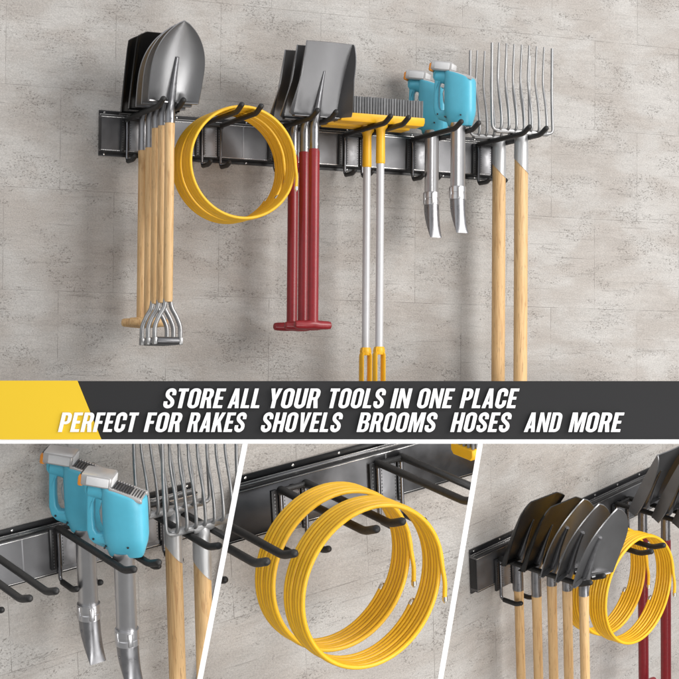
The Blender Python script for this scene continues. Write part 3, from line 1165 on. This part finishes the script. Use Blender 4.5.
def glyphs():
    G = {}
    st = .185
    G['O'] = (.52, rrect(0, -.01, .52, 1.01, .25, .23), [rrect(st, .14, .52 - st, .86, .074, .09)])
    G['D'] = (.51, [(0, 0), (.27, 0)] + arc(.27, .24, .24, .24, -90, 0) + arc(.27, .76, .24, .24, 0, 90) + [(0, 1)], [[(st, .14), (.25, .14)] + arc(.25, .22, .078, .08, -90, 0)[1:] + arc(.25, .78, .078, .08, 0, 90) + [(st, .86)]])
    G['P'] = (.50, [(0, 0), (st, 0), (st, .40), (.28, .40)] + arc(.28, .62, .22, .22, -90, 0)[1:] + arc(.28, .78, .22, .22, 0, 90) + [(0, 1)], [[(st, .54), (.25, .54)] + arc(.25, .62, .07, .08, -90, 0)[1:] + arc(.25, .78, .07, .08, 0, 90) + [(st, .86)]])
    G['R'] = (.52, [(0, 0), (st, 0), (st, .42), (.25, .42), (.335, 0), (.525, 0), (.43, .455)] + arc(.30, .66, .20, .18, -30, 0) + arc(.28, .78, .22, .22, 0, 90) + [(0, 1)], [[(st, .55), (.25, .55)] + arc(.25, .63, .07, .08, -90, 0)[1:] + arc(.25, .78, .07, .08, 0, 90) + [(st, .86)]])
    G['B'] = (.51, [(0, 0), (.28, 0)] + arc(.28, .23, .23, .23, -90, 0)[1:] + [(.51, .36)] + arc(.36, .37, .15, .15, 0, 75)[1:] + [(.42, .53)] + arc(.36, .68, .14, .14, -60, 0) + arc(.27, .78, .23, .22, 0, 90) + [(0, 1)],
              [[(st, .13), (.25, .13)] + arc(.25, .21, .08, .08, -90, 0)[1:] + arc(.25, .38, .08, .07, 0, 90) + [(st, .45)], [(st, .58), (.25, .58)] + arc(.25, .65, .07, .07, -90, 0)[1:] + arc(.25, .80, .07, .07, 0, 90) + [(st, .87)]])
    G['E'] = (.42, [(0, 0), (.42, 0), (.42, .145), (st, .145), (st, .435), (.37, .435), (.37, .575), (st, .575), (st, .855), (.42, .855), (.42, 1), (0, 1)], [])
    G['F'] = (.41, [(0, 0), (st, 0), (st, .425), (.36, .425), (.36, .57), (st, .57), (st, .855), (.41, .855), (.41, 1), (0, 1)], [])
    G['L'] = (.40, [(0, 0), (.40, 0), (.40, .145), (st, .145), (st, 1), (0, 1)], [])
    G['T'] = (.45, [(.133, 0), (.318, 0), (.318, .85), (.45, .85), (.45, 1), (0, 1), (0, .85), (.133, .85)], [])
    G['I'] = (st, [(0, 0), (st, 0), (st, 1), (0, 1)], [])
    G['H'] = (.52, [(0, 0), (st, 0), (st, .42), (.335, .42), (.335, 0), (.52, 0), (.52, 1), (.335, 1), (.335, .57), (st, .57), (st, 1), (0, 1)], [])
    G['N'] = (.53, [(0, 0), (.165, 0), (.165, .60), (.365, 0), (.53, 0), (.53, 1), (.365, 1), (.365, .42), (.165, 1), (0, 1)], [])
    G['M'] = (.67, [(0, 0), (.16, 0), (.16, .68), (.27, 0), (.40, 0), (.51, .68), (.51, 0), (.67, 0), (.67, 1), (.44, 1), (.335, .42), (.23, 1), (0, 1)], [])
    G['A'] = (.53, [(0, 0), (.18, 0), (.207, .19), (.323, .19), (.35, 0), (.53, 0), (.365, 1), (.165, 1)], [[(.228, .325), (.302, .325), (.265, .70)]])
    G['V'] = (.52, [(.175, 0), (.345, 0), (.52, 1), (.335, 1), (.26, .35), (.185, 1), (0, 1)], [])
    G['Y'] = (.52, [(.168, 0), (.352, 0), (.352, .40), (.52, 1), (.335, 1), (.26, .64), (.185, 1), (0, 1), (.168, .40)], [])
    G['K'] = (.53, [(0, 0), (st, 0), (st, .27), (.235, .38), (.345, 0), (.54, 0), (.35, .54), (.52, 1), (.335, 1), (st, .59), (st, 1), (0, 1)], [])
    w = .18
    up = arc(.26, .22, .168, .148, 0, -180, 14)
    G['U'] = (.52, stroke([(.428, 1), (.428, .6), (.428, .3)] + up + [(.092, .3), (.092, .6), (.092, 1)], w), [])
    G['C'] = (.51, stroke([(.42, .61), (.42, .70)] + arc(.255, .77, .165, .155, 0, 180, 14) + [(.09, .6), (.09, .4)] + arc(.255, .23, .165, .155, 180, 360, 14) + [(.42, .30), (.42, .39)], w), [])
    sp = [(.405, .66), (.405, .72)] + arc(.25, .77, .155, .155, 0, 180, 14) + [(.095, .72), (.11, .65), (.16, .585), (.25, .51), (.34, .43), (.39, .36), (.41, .29)] + arc(.25, .23, .16, .155, 0, -180, 14) + [(.09, .28), (.09, .345)]
    G['S'] = (.50, stroke(sp, .172), [])
    return G


G = glyphs()


def lettering(words, ybase, cap, name):
    """words: (text, x of its lower-left corner, x of its upper-right corner) in photo pixels"""
    slant = .235
    for text, x0, x1 in words:
        m = MB()
        gap = .085
        wid = sum(G[c][0] for c in text) + gap * (len(text) - 1)
        s = (x1 - x0 - slant * cap) / wid
        cx = x0
        for c in text:
            gw, out, holes = G[c]
            f = lambda p: ((cx + p[0] * s + slant * cap * p[1]) * px, (410 - (ybase - p[1] * cap)) * px)
            m.prism([f(p) for p in out], [[f(p) for p in h] for h in holes], lambda u, v, d: (u, -v, d), .0045, .0065)
            cx += (gw + gap) * s
        m.build(name, 'sign_white', SIGN, smooth=10)


lettering([('STORE', 162.5, 226.5), ('ALL', 227.5, 263.5), ('YOUR', 267, 322), ('TOOLS', 326.5, 387), ('IN', 390, 412.5), ('ONE', 416, 455), ('PLACE', 459.3, 519.3)], 408.0, 19.6, 'word')
lettering([('PERFECT', 58.5, 139.5), ('FOR', 144, 184), ('RAKES', 187, 248), ('SHOVELS', 260, 344), ('BROOMS', 356.5, 438.5), ('HOSES', 450, 512.5), ('AND', 523.5, 563), ('MORE', 568, 624)], 431.8, 19.4, 'word')


def strip(name, poly, label, back=.0):
    r = empty(name)
    r.matrix_basis = SM.copy()
    tag(r, label, 'divider', 'white dividers of the display stand')
    return r


# long white strip under the sign
m = MB()
m.prism([(x * px, -(y - 410) * px) for x, y in [(-30, 439.4), (709, 439.4), (709, 443.6), (-30, 443.6)]], [], lambda u, v, d: (u, -v, d), -.012, .003)
o = m.build('divider', 'sign_white', None, smooth=10)
o.matrix_basis = SM.copy()
tag(o, 'long white horizontal strip along the bottom of the sign', 'divider', 'white display dividers')


def partition(D, w, depth, label):
    """upright white board standing between two compartments, front edge at the sign"""
    inv = SM.inverted()
    top, bot = 443.6, 765.
    m = MB()
    rings = []
    for k in (0, 1):
        d = SD - .001 + depth * k
        ww = w * (1 if k == 0 else .45) * SD / d
        ring = []
        for (x, y) in ((on_line(D, top) - ww / 2, top), (on_line(D, top) + ww / 2, top), (on_line(D, bot) + ww / 2, bot), (on_line(D, bot) - ww / 2, bot)):
            q = inv @ at_depth(x, y, d)
            ring.append((q.x, -q.y, q.z))
        rings.append(ring)
    m.loft(rings)
    o = m.build('divider', 'sign_white', None, smooth=10)
    o.matrix_basis = SM.copy()
    tag(o, label, 'divider', 'white display dividers')


partition(D1, 5.4, .05, 'slanted white divider between blowers and big hose coils')
partition(D2, 5.2, .05, 'slanted white divider between big hose coils and shovels')

# ---------------------------------------------------------------- camera, lamps, world
cam = bpy.data.cameras.new('camera')
co = bpy.data.objects.new('camera', cam)
COL.objects.link(co)
co.matrix_world = CAMW
cam.sensor_width = 36; cam.sensor_fit = 'HORIZONTAL'
cam.lens = F / IW * 36
cam.clip_start = .05; cam.clip_end = 200
SC.camera = co


def area(name, cloc, target, sx, sy, power, color):
    """lamp given in the camera's frame (right, up, towards the wall)"""
    l = bpy.data.lights.new(name, 'AREA')
    l.shape = 'RECTANGLE'; l.size = sx; l.size_y = sy; l.energy = power; l.color = color
    o = bpy.data.objects.new(name, l)
    COL.objects.link(o)
    R3 = CAMW.to_3x3()
    p = CAMLOC + R3 @ Vector((cloc[0], cloc[1], -cloc[2]))
    t = CAMLOC + R3 @ Vector((target[0], target[1], -target[2]))
    o.location = p
    o.rotation_euler = (t - p).to_track_quat('-Z', 'Y').to_euler()
    return o


area('key_lamp', (4.1, 1.5, 1.8), (0.2, -.1, 4.2), 2.8, 2.8, 238, (1, .975, .95))
area('rail_reflection_fill', (2.75, -2.05, 2.6), (-.2, -.35, 3.9), 1.5, 1.5, 34, (1, .985, .97))  # added out of view so the lower rails mirror something bright
area('low_fill', (.9, -1.25, 1.3), (-.1, -.45, 3.9), 1.6, .9, 40, (1, .985, .97))  # added fill out of view, lifts the dim lower panels
area('fill_lamp', (-2.2, 1.6, 1.5), (0, 0, 4.2), 2.6, 2.6, 14, (.95, .98, 1))

w = bpy.data.worlds.new('World'); SC.world = w
w.use_nodes = True
nt = w.node_tree
bg = nt.nodes['Background']
tc = nt.nodes.new('ShaderNodeTexCoord')
sx = nt.nodes.new('ShaderNodeSeparateXYZ'); nt.links.new(tc.outputs['Generated'], sx.inputs[0])
cr = nt.nodes.new('ShaderNodeValToRGB')
e = cr.color_ramp.elements
e[0].position = .0; e[0].color = (.24, .235, .23, 1)
e[1].position = 1.; e[1].color = (.95, .96, 1., 1)
q = e.new(.5); q.color = (.40, .40, .405, 1)
mr = nt.nodes.new('ShaderNodeMapRange')
mr.inputs['From Min'].default_value = -1; mr.inputs['From Max'].default_value = 1
nt.links.new(sx.outputs['Z'], mr.inputs['Value']); nt.links.new(mr.outputs[0], cr.inputs['Fac'])
nt.links.new(cr.outputs[0], bg.inputs['Color'])
bg.inputs['Strength'].default_value = 1.0

SC.render.engine = 'CYCLES'
SC.cycles.use_denoising = True
SC.cycles.max_bounces = 6
SC.view_settings.view_transform = 'Standard'
SC.view_settings.look = 'None'
SC.view_settings.exposure = 0
SC.view_settings.gamma = 1
